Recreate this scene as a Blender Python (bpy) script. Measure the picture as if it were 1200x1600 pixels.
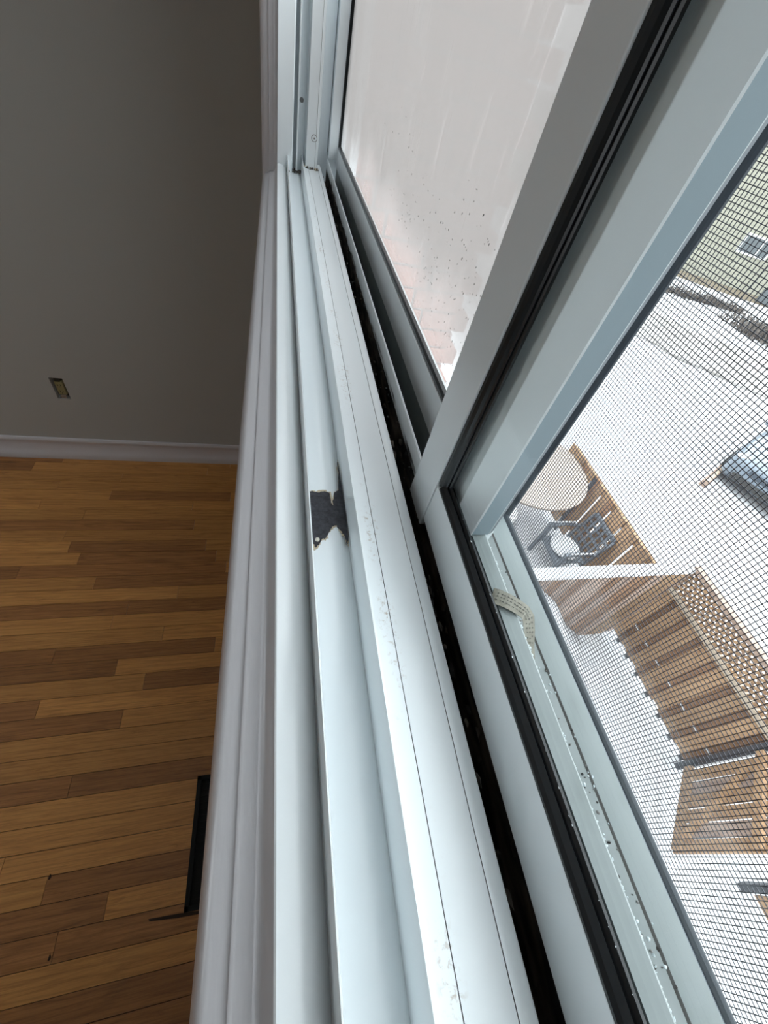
import bpy, bmesh, math, random
from mathutils import Matrix, Vector
random.seed(7)
for o in list(bpy.data.objects): bpy.data.objects.remove(o)
scene = bpy.context.scene
C = scene.collection

# ------------------------------------------------------------------ camera
# world: X runs outdoors through the window, Y along the sill, Z up; the camera is the origin
cam_d = bpy.data.cameras.new('camera'); cam = bpy.data.objects.new('camera', cam_d); C.objects.link(cam)
cam_d.sensor_fit = 'HORIZONTAL'; cam_d.sensor_width = 36.0; cam_d.lens = 36.0 * 633.28 / 1200.0
cam_d.clip_start = 0.004; cam_d.clip_end = 400
right = Vector((0.96595399, -0.16058305, 0.20284472)); up = Vector((-0.00433487, 0.7738942, 0.63330007))
fwd = Vector((0.2586776, 0.61261804, -0.74685008))
cam.matrix_world = Matrix(((right.x, up.x, -fwd.x, 0), (right.y, up.y, -fwd.y, 0), (right.z, up.z, -fwd.z, 0), (0, 0, 0, 1)))
scene.camera = cam

# ------------------------------------------------------------------ sky, light, exposure
w = bpy.data.worlds.new('overcast_sky'); scene.world = w; w.use_nodes = True
bg = w.node_tree.nodes['Background']; bg.inputs[0].default_value = (0.90, 0.96, 1.0, 1); bg.inputs[1].default_value = 1.0
SKY = 2.6            # CIE overcast sky: the zenith is three times as bright as the horizon
wn = w.node_tree; tcw = wn.nodes.new('ShaderNodeTexCoord'); spw = wn.nodes.new('ShaderNodeSeparateXYZ'); wn.links.new(tcw.outputs['Generated'], spw.inputs[0])
mxw = wn.nodes.new('ShaderNodeMath'); mxw.operation = 'MAXIMUM'; wn.links.new(spw.outputs[2], mxw.inputs[0]); mxw.inputs[1].default_value = 0.0
maw = wn.nodes.new('ShaderNodeMath'); maw.operation = 'MULTIPLY_ADD'; wn.links.new(mxw.outputs[0], maw.inputs[0]); maw.inputs[1].default_value = SKY * 2 / 3; maw.inputs[2].default_value = SKY / 3
wn.links.new(maw.outputs[0], bg.inputs[1])
scene.view_settings.view_transform = 'Standard'; scene.view_settings.look = 'None'
scene.view_settings.gamma = 1.0; scene.view_settings.use_curve_mapping = False
scene.view_settings.exposure = 1.87
scene.cycles.use_denoising = True
scene.cycles.max_bounces = 10; scene.cycles.diffuse_bounces = 6; scene.cycles.transparent_max_bounces = 24
scene.cycles.sample_clamp_indirect = 6.0

# ------------------------------------------------------------------ materials
def mat(name, col, rough=0.5, spec=0.5, ior=1.5, metal=0.0, coat=0.0, bump=None):
    m = bpy.data.materials.new(name); m.use_nodes = True
    b = m.node_tree.nodes['Principled BSDF']
    b.inputs['Base Color'].default_value = (*col, 1); b.inputs['Roughness'].default_value = rough
    b.inputs['IOR'].default_value = ior; b.inputs['Metallic'].default_value = metal
    b.inputs['Coat Weight'].default_value = coat
    return m
def N(m, t, **k):
    n = m.node_tree.nodes.new(t)
    for a, v in k.items(): setattr(n, a, v)
    return n
def L(m, a, b): m.node_tree.links.new(a, b)
def coords(m, scale=(1, 1, 1), kind='Object', per_object=False):
    tc = N(m, 'ShaderNodeTexCoord'); mp = N(m, 'ShaderNodeMapping'); mp.inputs['Scale'].default_value = scale
    if per_object:
        oi = N(m, 'ShaderNodeObjectInfo'); mul = N(m, 'ShaderNodeVectorMath', operation='SCALE')
        cv = N(m, 'ShaderNodeCombineXYZ'); L(m, oi.outputs['Random'], cv.inputs[0]); L(m, oi.outputs['Random'], cv.inputs[1]); L(m, oi.outputs['Random'], cv.inputs[2])
        L(m, cv.outputs[0], mul.inputs[0]); mul.inputs['Scale'].default_value = 37.0
        ad = N(m, 'ShaderNodeVectorMath', operation='ADD'); L(m, tc.outputs[kind], ad.inputs[0]); L(m, mul.outputs[0], ad.inputs[1]); L(m, ad.outputs[0], mp.inputs[0])
    else: L(m, tc.outputs[kind], mp.inputs[0])
    return mp.outputs[0]
def noise(m, vec, scale, detail=3, rough=0.5, dist=0.0):
    n = N(m, 'ShaderNodeTexNoise'); n.inputs['Scale'].default_value = scale; n.inputs['Detail'].default_value = detail
    n.inputs['Roughness'].default_value = rough; n.inputs['Distortion'].default_value = dist
    L(m, vec, n.inputs['Vector']); return n.outputs['Fac']
def ramp(m, fac, stops):
    r = N(m, 'ShaderNodeValToRGB'); e = r.color_ramp.elements
    while len(e) > 1: e.remove(e[-1])
    for i, (p, c) in enumerate(stops):
        q = e[0] if i == 0 else e.new(p)
        q.position = p; q.color = (*c, 1) if len(c) == 3 else c
    L(m, fac, r.inputs[0]); return r.outputs[0]
def mixc(m, fac, a, b, mode='MIX'):
    x = N(m, 'ShaderNodeMix', data_type='RGBA', blend_type=mode)
    if isinstance(fac, (int, float)): x.inputs[0].default_value = fac
    else: L(m, fac, x.inputs[0])
    for i, v in ((6, a), (7, b)):
        if isinstance(v, tuple): x.inputs[i].default_value = (*v, 1)
        else: L(m, v, x.inputs[i])
    return x.outputs[2]
def setc(m, sock): L(m, sock, m.node_tree.nodes['Principled BSDF'].inputs['Base Color'])
def bump(m, fac, strength=0.2, dist=0.001):
    b = N(m, 'ShaderNodeBump'); b.inputs['Strength'].default_value = strength; b.inputs['Distance'].default_value = dist
    L(m, fac, b.inputs['Height']); L(m, b.outputs[0], m.node_tree.nodes['Principled BSDF'].inputs['Normal'])
def noisy(name, a, b, scale=8, stretch=(1, 1, 1), rough=0.6, lo=0.35, hi=0.65, detail=4, per_object=False, bmp=0, dist=0.0):
    m = mat(name, a, rough); v = coords(m, stretch, per_object=per_object); f = noise(m, v, scale, detail, dist=dist)
    setc(m, ramp(m, f, [(lo, a), (hi, b)]))
    if bmp: bump(m, f, bmp, 0.002)
    return m

WHITE = (0.82, 0.865, 0.885)
M = {}
M['vinyl'] = mat('white_vinyl', WHITE, 0.22, ior=1.5)
def stained():
    m = mat('stained_white_vinyl', WHITE, 0.25)
    v = coords(m); a = noise(m, v, 420, 3, 0.7); big = noise(m, v, 35, 2)
    spots = ramp(m, a, [(0.54, (0, 0, 0)), (0.66, (1, 1, 1))]); zone = ramp(m, big, [(0.46, (0, 0, 0)), (0.60, (1, 1, 1))])
    sep = N(m, 'ShaderNodeSeparateXYZ'); L(m, v, sep.inputs[0])
    # dirt gathers beside the joint line at X = 45 mm
    d = N(m, 'ShaderNodeMath', operation='SUBTRACT'); L(m, sep.outputs[0], d.inputs[0]); d.inputs[1].default_value = 0.0432
    ab = N(m, 'ShaderNodeMath', operation='ABSOLUTE'); L(m, d.outputs[0], ab.inputs[0])
    near = N(m, 'ShaderNodeMapRange'); L(m, ab.outputs[0], near.inputs[0]); near.inputs[1].default_value = 0.0008; near.inputs[2].default_value = 0.0045
    near.inputs[3].default_value = 0.75; near.inputs[4].default_value = 0.0
    x = mixc(m, 1.0, spots, zone, 'MULTIPLY'); 
    f = N(m, 'ShaderNodeMath', operation='MULTIPLY'); L(m, x, f.inputs[0]); L(m, near.outputs[0], f.inputs[1])
    setc(m, mixc(m, f.outputs[0], WHITE, (0.42, 0.33, 0.25)))
    return m
M['stained'] = stained()
M['bluegrey'] = mat('bluegrey_shaded_stile', (0.20, 0.26, 0.29), 0.35)  # side face of the outer sash stile, its shade put into the colour
M['shade'] = mat('shade_grey', (0.075, 0.092, 0.11), 0.5)  # painted shade for the stile's outer edges and a screen frame strip
M['groove'] = mat('dirt_in_joint', (0.20, 0.19, 0.18), 0.8)
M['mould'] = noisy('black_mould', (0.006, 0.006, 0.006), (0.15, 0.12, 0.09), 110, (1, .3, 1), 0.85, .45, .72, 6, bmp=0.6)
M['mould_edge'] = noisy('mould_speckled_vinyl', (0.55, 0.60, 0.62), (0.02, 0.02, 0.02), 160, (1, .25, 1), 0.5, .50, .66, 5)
M['gasket'] = mat('black_rubber_gasket', (0.010, 0.012, 0.014), 0.32)
M['pile'] = noisy('dark_weatherstrip_pile', (0.012, 0.012, 0.011), (0.04, 0.037, 0.032), 300, (1, 1, 1), 0.9)
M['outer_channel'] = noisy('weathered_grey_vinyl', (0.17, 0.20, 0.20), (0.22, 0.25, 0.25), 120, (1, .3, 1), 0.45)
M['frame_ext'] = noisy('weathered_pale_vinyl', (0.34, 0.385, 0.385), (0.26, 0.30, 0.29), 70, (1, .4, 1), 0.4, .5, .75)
M['screenframe'] = mat('grey_screen_frame', (0.13, 0.16, 0.19), 0.4)
M['spline'] = mat('dark_screen_spline', (0.020, 0.030, 0.042), 0.6)
M['wire'] = mat('charcoal_fibreglass_wire', (0.020, 0.022, 0.034), 0.6)
M['casing'] = mat('glossy_white_trim_paint', (0.55, 0.54, 0.56), 0.3)
M['casing'].node_tree.nodes['Principled BSDF'].inputs['Coat Weight'].default_value = .2
vv = coords(M['casing'], (1, .15, 1)); bump(M['casing'], noise(M['casing'], vv, 260, 3), .25, .0006)
M['board'] = mat('white_baseboard_paint', (0.62, 0.60, 0.62), 0.35)
def wallp(name, c):
    m = mat(name, c, 0.75); v = coords(m); bump(m, noise(m, v, 700, 2), .25, .0008); return m
M['wall'] = wallp('warm_grey_wall_paint', (0.43, 0.425, 0.40))
M['ceil'] = mat('white_ceiling_paint', (0.7, 0.7, 0.68), 0.9)
def oak(name, a, b, dk):
    m = mat(name, a, 0.32); v = coords(m, (1, 1, 1), per_object=True)
    mp = N(m, 'ShaderNodeMapping'); mp.inputs['Scale'].default_value = (1.3, 16, 1); L(m, v, mp.inputs[0])
    n1 = noise(m, mp.outputs[0], 3.6, 7, .68, 1.6)
    mp2 = N(m, 'ShaderNodeMapping'); mp2.inputs['Scale'].default_value = (5, 190, 1); L(m, v, mp2.inputs[0]); n2 = noise(m, mp2.outputs[0], 3, 3, .6)
    wv = N(m, 'ShaderNodeTexWave', wave_type='BANDS', bands_direction='Y'); wv.inputs['Scale'].default_value = 1.5; wv.inputs['Distortion'].default_value = 9; wv.inputs['Detail'].default_value = 3; wv.inputs['Detail Scale'].default_value = 0.6
    L(m, mp.outputs[0], wv.inputs[0])
    c = ramp(m, n1, [(.36, a), (.52, b), (.78, dk)])
    c = mixc(m, ramp(m, wv.outputs['Fac'], [(.80, (0, 0, 0)), (1.0, (.30, .30, .30))]), c, dk)
    c = mixc(m, ramp(m, n2, [(.48, (0, 0, 0)), (.80, (.5, .5, .5))]), c, dk)
    oi = N(m, 'ShaderNodeObjectInfo'); hv = N(m, 'ShaderNodeHueSaturation'); L(m, c, hv.inputs['Color'])
    mr = N(m, 'ShaderNodeMapRange'); L(m, oi.outputs['Random'], mr.inputs[0]); mr.inputs[3].default_value = .86; mr.inputs[4].default_value = 1.14; L(m, mr.outputs[0], hv.inputs['Value'])
    setc(m, hv.outputs[0]); bump(m, n2, .15, .0006)
    return m
M['oak'] = oak('honey_oak_floor', (0.62, 0.305, 0.092), (0.54, 0.25, 0.074), (0.26, 0.11, 0.033))
M['oak_dark'] = oak('darker_oak_floor', (0.42, 0.185, 0.06), (0.34, 0.145, 0.048), (0.13, 0.055, 0.02))
M['subfloor'] = mat('dark_gap_between_planks', (0.03, 0.015, 0.008), 0.9)
M['blackmetal'] = mat('black_register_metal', (0.0015, 0.0015, 0.0015), 0.85)
M['boxdark'] = mat('dark_electrical_box', (0.02, 0.018, 0.012), 0.7)
M['ivory'] = mat('aged_yellow_receptacle', (0.30, 0.26, 0.13), 0.5)
M['steel'] = mat('dull_steel', (0.45, 0.45, 0.45), 0.4, metal=.8)
M['snow'] = noisy('fresh_snow', (0.42, 0.42, 0.425), (0.37, 0.375, 0.39), 3, (1, 1, 1), 0.9)
M['packed'] = noisy('driven_slushy_snow', (0.17, 0.16, 0.148), (0.26, 0.25, 0.242), 1.4, (1, 1, 1), 0.8, .4, .6, 6)
def cedar(name, a, b):
    m = mat(name, a, 0.75); v = coords(m, (1, 1, 1), per_object=True)
    mp = N(m, 'ShaderNodeMapping'); mp.inputs['Scale'].default_value = (12, 12, 1.0); L(m, v, mp.inputs[0])
    c = ramp(m, noise(m, mp.outputs[0], 2.4, 5, .6, .6), [(.32, b), (.6, a)])
    oi = N(m, 'ShaderNodeObjectInfo'); hv = N(m, 'ShaderNodeHueSaturation'); L(m, c, hv.inputs['Color'])
    mr = N(m, 'ShaderNodeMapRange'); L(m, oi.outputs['Random'], mr.inputs[0]); mr.inputs[3].default_value = .8; mr.inputs[4].default_value = 1.15; L(m, mr.outputs[0], hv.inputs['Value'])
    setc(m, hv.outputs[0]); return m
M['cedar'] = cedar('honey_cedar_board', (0.25, 0.155, 0.085), (0.16, 0.088, 0.045))
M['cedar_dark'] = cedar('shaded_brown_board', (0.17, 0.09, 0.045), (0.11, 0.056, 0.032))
M['cedar_grey'] = cedar('weathered_greybrown_board', (0.25, 0.18, 0.14), (0.15, 0.10, 0.08))
M['post'] = mat('dark_grey_post', (0.02, 0.021, 0.027), 0.6)
M['rail'] = mat('pale_weathered_rail', (0.26, 0.21, 0.16), 0.7)
M['plastic'] = noisy('dark_bluegrey_plastic', (0.045, 0.052, 0.065), (0.08, 0.09, 0.105), 12, rough=.5)
M['tan'] = noisy('beige_tabletop', (0.19, 0.155, 0.13), (0.22, 0.18, 0.152), 20, rough=.6)
M['brick'] = noisy('salmon_brick', (0.33, 0.125, 0.08), (0.25, 0.09, 0.06), 9, rough=.9, per_object=True)
M['mortar'] = mat('pale_mortar', (0.34, 0.30, 0.27), 0.95)
M['siding'] = mat('pale_yellow_siding', (0.72, 0.68, 0.50), 0.7)
vv = coords(M['siding'], kind='Object'); wv = N(M['siding'], 'ShaderNodeTexWave', wave_type='BANDS', bands_direction='Z', wave_profile='SAW'); wv.inputs['Scale'].default_value = 1.6
L(M['siding'], vv, wv.inputs[0]); setc(M['siding'], ramp(M['siding'], wv.outputs['Fac'], [(0, (.16, .152, .12)), (.15, (.215, .208, .165)), (1, (.235, .226, .18))])); bump(M['siding'], wv.outputs['Fac'], .6, .02)
M['tanstrip'] = mat('tan_foundation', (0.17, 0.14, 0.10), 0.8)
M['darkglass'] = mat('dark_far_window_glass', (0.07, 0.08, 0.085), 0.15)
M['whitetrim'] = mat('white_window_trim', (0.85, 0.85, 0.85), 0.5)
M['twig'] = noisy('bare_brown_twigs', (0.05, 0.04, 0.034), (0.11, 0.095, 0.085), 5, rough=.9)
M['carpaint'] = mat('bluegrey_car_paint', (0.085, 0.105, 0.13), 0.35, coat=.3)
M['cardark'] = mat('dark_car_glass', (0.02, 0.028, 0.04), 0.1)
M['tyre'] = mat('black_tyre', (0.02, 0.02, 0.02), 0.8)
M['chrome'] = mat('bright_lamp_lens', (0.75, 0.78, 0.8), 0.15, metal=.5)
M['paper'] = noisy('yellowed_paper_strip', (0.32, 0.31, 0.255), (0.25, 0.235, 0.19), 300, rough=.7)
M['ink'] = mat('faded_grey_print', (0.12, 0.115, 0.10), 0.8)
M['frost'] = mat('frost_and_water_beads', (0.72, 0.80, 0.83), 0.12)
M['chip'] = mat('cream_paint_chip', (0.80, 0.74, 0.64), 0.6)
M['bitumen'] = noisy('exposed_black_core', (0.022, 0.022, 0.028), (0.05, 0.05, 0.06), 500, rough=.7, bmp=.6)
M['beige_edge'] = mat('beige_filler', (0.55, 0.46, 0.33), 0.8)
def glass(name, tint, refl_boost=1.0):
    m = bpy.data.materials.new(name); m.use_nodes = True; nt = m.node_tree; nt.nodes.remove(nt.nodes['Principled BSDF'])
    out = nt.nodes['Material Output']; t = N(m, 'ShaderNodeBsdfTransparent'); t.inputs[0].default_value = (*tint, 1)
    g = N(m, 'ShaderNodeBsdfGlossy'); g.inputs['Roughness'].default_value = 0.0
    lw = N(m, 'ShaderNodeLayerWeight'); lw.inputs[0].default_value = 0.5      # Schlick reflectance, the same on both faces of the pane
    pw = N(m, 'ShaderNodeMath', operation='POWER'); L(m, lw.outputs['Facing'], pw.inputs[0]); pw.inputs[1].default_value = 5
    fr = N(m, 'ShaderNodeMath', operation='MULTIPLY_ADD'); L(m, pw.outputs[0], fr.inputs[0]); fr.inputs[1].default_value = .5; fr.inputs[2].default_value = .03
    mx = N(m, 'ShaderNodeMixShader'); L(m, fr.outputs[0], mx.inputs[0]); L(m, t.outputs[0], mx.inputs[1]); L(m, g.outputs[0], mx.inputs[2])
    L(m, mx.outputs[0], out.inputs[0]); return m, mx, out
M['glass'] = glass('clear_window_glass', (0.97, 0.985, 0.98))[0]
def misted():
    m, mx, out = glass('glass_misted_with_condensation', (0.97, 0.98, 0.98))
    tr = N(m, 'ShaderNodeBsdfTranslucent'); tr.inputs[0].default_value = (0.352, 0.334, 0.322, 1)
    df = N(m, 'ShaderNodeBsdfDiffuse'); df.inputs[0].default_value = (0.4, 0.4, 0.4, 1)
    md = N(m, 'ShaderNodeMixShader'); md.inputs[0].default_value = .12; L(m, tr.outputs[0], md.inputs[1]); L(m, df.outputs[0], md.inputs[2])
    v = coords(m); sep = N(m, 'ShaderNodeSeparateXYZ'); L(m, v, sep.inputs[0])
    n = noise(m, v, 9, 4, .55)
    # heavier mist higher up the pane, thinner where water has run down to the bottom rail
    zz = N(m, 'ShaderNodeMath', operation='MULTIPLY_ADD'); L(m, n, zz.inputs[0]); zz.inputs[1].default_value = 0.10; L(m, sep.outputs[2], zz.inputs[2])
    mr = N(m, 'ShaderNodeMapRange', interpolation_type='SMOOTHSTEP'); L(m, zz.outputs[0], mr.inputs[0]); mr.inputs[1].default_value = -0.085; mr.inputs[2].default_value = -0.018
    mr.inputs[3].default_value = 0.40; mr.inputs[4].default_value = 0.84
    # run streaks and beads
    mp = N(m, 'ShaderNodeMapping'); mp.inputs['Scale'].default_value = (1, 1, .12); L(m, v, mp.inputs[0])
    st = ramp(m, noise(m, mp.outputs[0], 160, 3), [(.62, (0, 0, 0)), (.72, (1, 1, 1))])
    sf = N(m, 'ShaderNodeMath', operation='MULTIPLY'); L(m, st, sf.inputs[0]); sf.inputs[1].default_value = .10
    fa0 = N(m, 'ShaderNodeMath', operation='SUBTRACT', use_clamp=True); L(m, mr.outputs[0], fa0.inputs[0]); L(m, sf.outputs[0], fa0.inputs[1])
    # the mist stops part way up: the upper pane is clear
    tp = N(m, 'ShaderNodeMapRange', interpolation_type='SMOOTHSTEP'); L(m, zz.outputs[0], tp.inputs[0]); tp.inputs[1].default_value = 0.09; tp.inputs[2].default_value = 0.15; tp.inputs[3].default_value = 1.0; tp.inputs[4].default_value = 0.0
    fac = N(m, 'ShaderNodeMath', operation='MULTIPLY'); L(m, fa0.outputs[0], fac.inputs[0]); L(m, tp.outputs[0], fac.inputs[1])
    f2 = N(m, 'ShaderNodeMixShader'); L(m, fac.outputs[0], f2.inputs[0]); L(m, mx.outputs[0], f2.inputs[1]); L(m, md.outputs[0], f2.inputs[2])
    L(m, f2.outputs[0], out.inputs[0]); return m
M['mist'] = misted()

# ------------------------------------------------------------------ builders
class MB:
    def __init__(s): s.v = []; s.f = []; s.m = []; s.mats = []
    def mi(s, k):
        if k not in s.mats: s.mats.append(k)
        return s.mats.index(k)
    def add(s, vs, fs, k):
        b = len(s.v); i = s.mi(k); s.v += [tuple(p) for p in vs]
        for f in fs: s.f.append([b + q for q in f]); s.m.append(i)
        return s
    def box(s, x0, x1, y0, y1, z0, z1, k):
        vs = [(x, y, z) for z in (z0, z1) for y in (y0, y1) for x in (x0, x1)]
        return s.add(vs, [(0, 2, 3, 1), (4, 5, 7, 6), (0, 1, 5, 4), (2, 6, 7, 3), (0, 4, 6, 2), (1, 3, 7, 5)], k)
    def obox(s, c, ax, ay, az, k):   # oriented box: centre and three half-axis vectors
        c, ax, ay, az = map(Vector, (c, ax, ay, az))
        vs = [c + i * ax + j * ay + l * az for l in (-1, 1) for j in (-1, 1) for i in (-1, 1)]
        return s.add(vs, [(0, 2, 3, 1), (4, 5, 7, 6), (0, 1, 5, 4), (2, 6, 7, 3), (0, 4, 6, 2), (1, 3, 7, 5)], k)
    def bar(s, a, b, wd, th, k, n=(0, 0, 1)):
        a, b, n = Vector(a), Vector(b), Vector(n); d = (b - a) / 2; side = d.normalized().cross(n).normalized()
        up_ = side.cross(d.normalized())
        return s.obox((a + b) / 2, d, side * wd / 2, up_ * th / 2, k)
    def extrude_y(s, prof, y0, y1, k, ks=None):   # closed (x,z) polygon, counter-clockwise seen from -Y
        n = len(prof); b = len(s.v)
        s.v += [(x, y0, z) for x, z in prof] + [(x, y1, z) for x, z in prof]
        for i in range(n):
            j = (i + 1) % n; s.f.append([b + i, b + j, b + n + j, b + n + i]); s.m.append(s.mi(ks[i] if ks else k))
        s.f.append([b + i for i in range(n)][::-1]); s.m.append(s.mi(k)); s.f.append([b + n + i for i in range(n)]); s.m.append(s.mi(k)); return s
    def extrude_z(s, prof, z0, z1, k, ks=None):
        n = len(prof); b = len(s.v)
        s.v += [(x, y, z0) for x, y in prof] + [(x, y, z1) for x, y in prof]
        for i in range(n):
            j = (i + 1) % n; s.f.append([b + i, b + j, b + n + j, b + n + i]); s.m.append(s.mi(ks[i] if ks else k))
        s.f.append([b + i for i in range(n)][::-1]); s.m.append(s.mi(k)); s.f.append([b + n + i for i in range(n)]); s.m.append(s.mi(k)); return s
    def cyl(s, a, b, r, k, n=12, r2=None):
        a, b = Vector(a), Vector(b); d = (b - a).normalized(); t = d.orthogonal().normalized(); u = d.cross(t); r2 = r if r2 is None else r2
        vs = [a + (t * math.cos(q) + u * math.sin(q)) * r for q in [2 * math.pi * i / n for i in range(n)]]
        vs += [b + (t * math.cos(q) + u * math.sin(q)) * r2 for q in [2 * math.pi * i / n for i in range(n)]]
        fs = [(i, (i + 1) % n, n + (i + 1) % n, n + i) for i in range(n)] + [tuple(range(n))[::-1], tuple(range(n, 2 * n))]
        return s.add(vs, fs, k)
    def blob(s, c, r, k, seed=0, jit=.25, sz=(1, 1, 1), sub=1):
        bm = bmesh.new(); bmesh.ops.create_icosphere(bm, subdivisions=sub, radius=1.0); rd = random.Random(seed)
        vs = [Vector((v.co.x * sz[0], v.co.y * sz[1], v.co.z * sz[2])) * r * (1 + rd.uniform(-jit, jit)) + Vector(c) for v in bm.verts]
        fs = [[v.index for v in f.verts] for f in bm.faces]; bm.free(); return s.add(vs, fs, k)
    def build(s, name, parent=None, smooth=False, bevel=0, bseg=2, sharp=0):
        me = bpy.data.meshes.new(name); me.from_pydata(s.v, [], s.f)
        for k in s.mats: me.materials.append(M[k])
        me.polygons.foreach_set('material_index', s.m)
        if smooth: me.polygons.foreach_set('use_smooth', [True] * len(s.f))
        me.update(); bm = bmesh.new(); bm.from_mesh(me); bmesh.ops.recalc_face_normals(bm, faces=bm.faces[:])
        if sharp:
            for f in bm.faces: f.smooth = True
            for e in bm.edges: e.smooth = len(e.link_faces) == 2 and e.calc_face_angle(0) < math.radians(sharp)
        bm.to_mesh(me); bm.free()
        o = bpy.data.objects.new(name, me); C.objects.link(o)
        if parent: o.parent = parent
        if bevel:
            md = o.modifiers.new('bevel', 'BEVEL'); md.width = bevel; md.segments = bseg; md.limit_method = 'ANGLE'; md.angle_limit = math.radians(40)
        return o
def tag(o, label=None, cat=None, group=None, kind=None):
    if label: o['label'] = label
    if cat: o['category'] = cat
    if group: o['group'] = group
    if kind: o['kind'] = kind
    return o
def empty(name, loc=(0, 0, 0)):
    o = bpy.data.objects.new(name, None); C.objects.link(o); o.location = loc; o.empty_display_size = .05; return o
def thing(name, label, cat, loc=(0, 0, 0), group=None): return tag(empty(name, loc), label, cat, group)
def child_fix(root):   # parts are modelled in world space; keep them there when the root stands at its base
    for ch in root.children: ch.location = ch.location - root.location
def copy_part(src, parent, loc, rot=None, material=None):
    c = src.copy(); C.objects.link(c); c.parent = parent; c.location = loc
    if rot is not None: c.rotation_euler = rot
    if material:
        c.material_slots[0].link = 'OBJECT'; c.material_slots[0].material = material
    return c

SZ = -0.150          # height of the window frame's bottom ledge
FLOOR = -1.60; GROUND = -4.60
WY0, WY1 = -0.62, 0.776; WZ1 = 0.72      # the window opening

# ================================================================== STRUCTURE
# ---- floor of separate oak planks
fl = MB().box(-3.6, 0.0, -2.8, 1.66, FLOOR - .05, FLOOR - .014, 'subfloor').build('floor'); tag(fl, 'honey coloured oak strip floor', kind='structure')
PW = 0.0575; LEN = [.34, .52, .75, 1.0, 1.35]
proto = {}
def plank(y, x0, x1, dark=False):
    ln = x1 - x0; key = (round(ln, 3))
    if key not in proto:
        h = ln / 2 - .0006; b = MB().box(-h, h, -PW / 2 + .0007, PW / 2 - .0007, -.014, 0, 'oak'); o = b.build('floor_plank', fl); proto[key] = o
    else: o = proto[key].copy(); C.objects.link(o); o.parent = fl
    o.location = ((x0 + x1) / 2, y, FLOOR + random.uniform(-.0003, .0003))
    if dark: o.material_slots[0].link = 'OBJECT'; o.material_slots[0].material = M['oak_dark']
joints = {1.50: [-.712], 1.385: [-.735], 1.33: [-.99, -.38], 1.27: [-.81], 1.205: [-.36], .785: [-.59], .717: [-.408], .60: [-.538], .542: [-.44], .483: [-.736], .242: [-.585], .013: [-.58], -.05: [-.426]}
rows = []; y = 0.5145 + PW / 2
while y < 1.66: rows.append(y); y += PW
y = 0.5145 - PW / 2
while y > -.62: rows.append(y); y -= PW
rj = {}
for jy, xs in joints.items():
    r = min(rows, key=lambda q: abs(q - jy)); rj.setdefault(r, []).extend(xs)
rd = random.Random(3)
for r in sorted(rows):
    xs = sorted(rj.get(r, [rd.uniform(-1.2, -.1)])); a = xs[0]; pts = list(xs)
    while a > -2.1: a = round(a - rd.choice(LEN[1:]), 3); pts.insert(0, a)
    a = xs[-1]
    while a < -.02: a = min(-0.004, round(a + rd.choice(LEN[1:]), 3)); pts.append(a)
    for i in range(len(pts) - 1):
        mid = (pts[i] + pts[i + 1]) / 2
        dk = (abs(r - .483) < .03 and pts[i + 1] <= -.73) or (abs(r - .242) < .03 and pts[i] >= -.59) or (abs(r - .542) < .03 and pts[i] >= -.45) or rd.random() < .05
        plank(r, pts[i], pts[i + 1], dk)
tag(MB().box(-3.6, -2.1, -2.8, 1.66, FLOOR - .014, FLOOR, 'oak').box(-2.1, 0, -2.8, -.65, FLOOR - .014, FLOOR, 'oak').build('floor_plank', fl), kind='stuff')
MB().add([(-.318, -.076, FLOOR + .0012), (-.24, -.079, FLOOR + .0012), (-.19, -.083, FLOOR + .0012), (-.19, -.089, FLOOR + .0012), (-.25, -.087, FLOOR + .0012), (-.315, -.081, FLOOR + .0012)], [(0, 1, 2, 3, 4, 5)], 'subfloor').build('burn_mark', fl)
for (x, y) in ((-.575, .052), (-.53, -.105)):
    MB().blob((x, y, FLOOR + .0006), .006, 'subfloor', 3, .4, (.5, 1.3, .2)).build('burn_mark', fl)

# ---- ceiling and walls
tag(MB().box(-3.7, 0.13, -2.9, 1.8, 0.86, 0.96, 'ceil').build('ceiling'), 'white ceiling', kind='structure')
ox0, ox1, oz0, oz1 = -.894, -.846, -1.262, -1.160     # uncovered outlet hole
wf = MB(); Y0, Y1 = 1.65, 1.80
wf.box(-3.7, ox0, Y0, Y1, FLOOR, .86, 'wall').box(ox1, .12, Y0, Y1, FLOOR, .86, 'wall').box(ox0, ox1, Y0, Y1, FLOOR, oz0, 'wall').box(ox0, ox1, Y0, Y1, oz1, .86, 'wall').box(ox0, ox1, Y0 + .05, Y1, oz0, oz1, 'boxdark')
tag(wf.build('wall_far'), 'plain warm grey wall at the end of the room with an uncovered outlet', kind='structure')
tag(MB().box(-3.7, -3.6, -2.8, 1.65, FLOOR, -.7, 'wall').box(-3.7, -3.6, -2.8, .15, -.7, .86, 'wall').box(-3.7, -3.6, 1.05, 1.65, -.7, .86, 'wall').box(-3.7, -3.6, .15, 1.05, .6, .86, 'wall').build('wall_left'), 'warm grey wall opposite the window', kind='structure')  # the opening in this wall is added, out of view, for fill light
tag(MB().box(-3.7, .12, -2.9, -2.8, FLOOR, .86, 'wall').build('wall_back'), 'warm grey wall behind the camera', kind='structure')
ww = MB(); IX, OX = -.0005, .106
ww.box(IX, OX, -2.8, 1.65, FLOOR - .3, -.212, 'wall').box(IX, OX, -2.8, WY0 - .03, -.212, .86, 'wall').box(IX, OX, 1.005, 1.65, -.212, .86, 'wall').box(IX, OX, WY0 - .03, 1.005, WZ1 + .05, .86, 'wall')
ww.box(.05, .105, -2.8, 1.60, GROUND, FLOOR - .3, 'mortar')
tag(ww.build('wall_right'), 'warm grey wall that holds the window', kind='structure')

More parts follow.
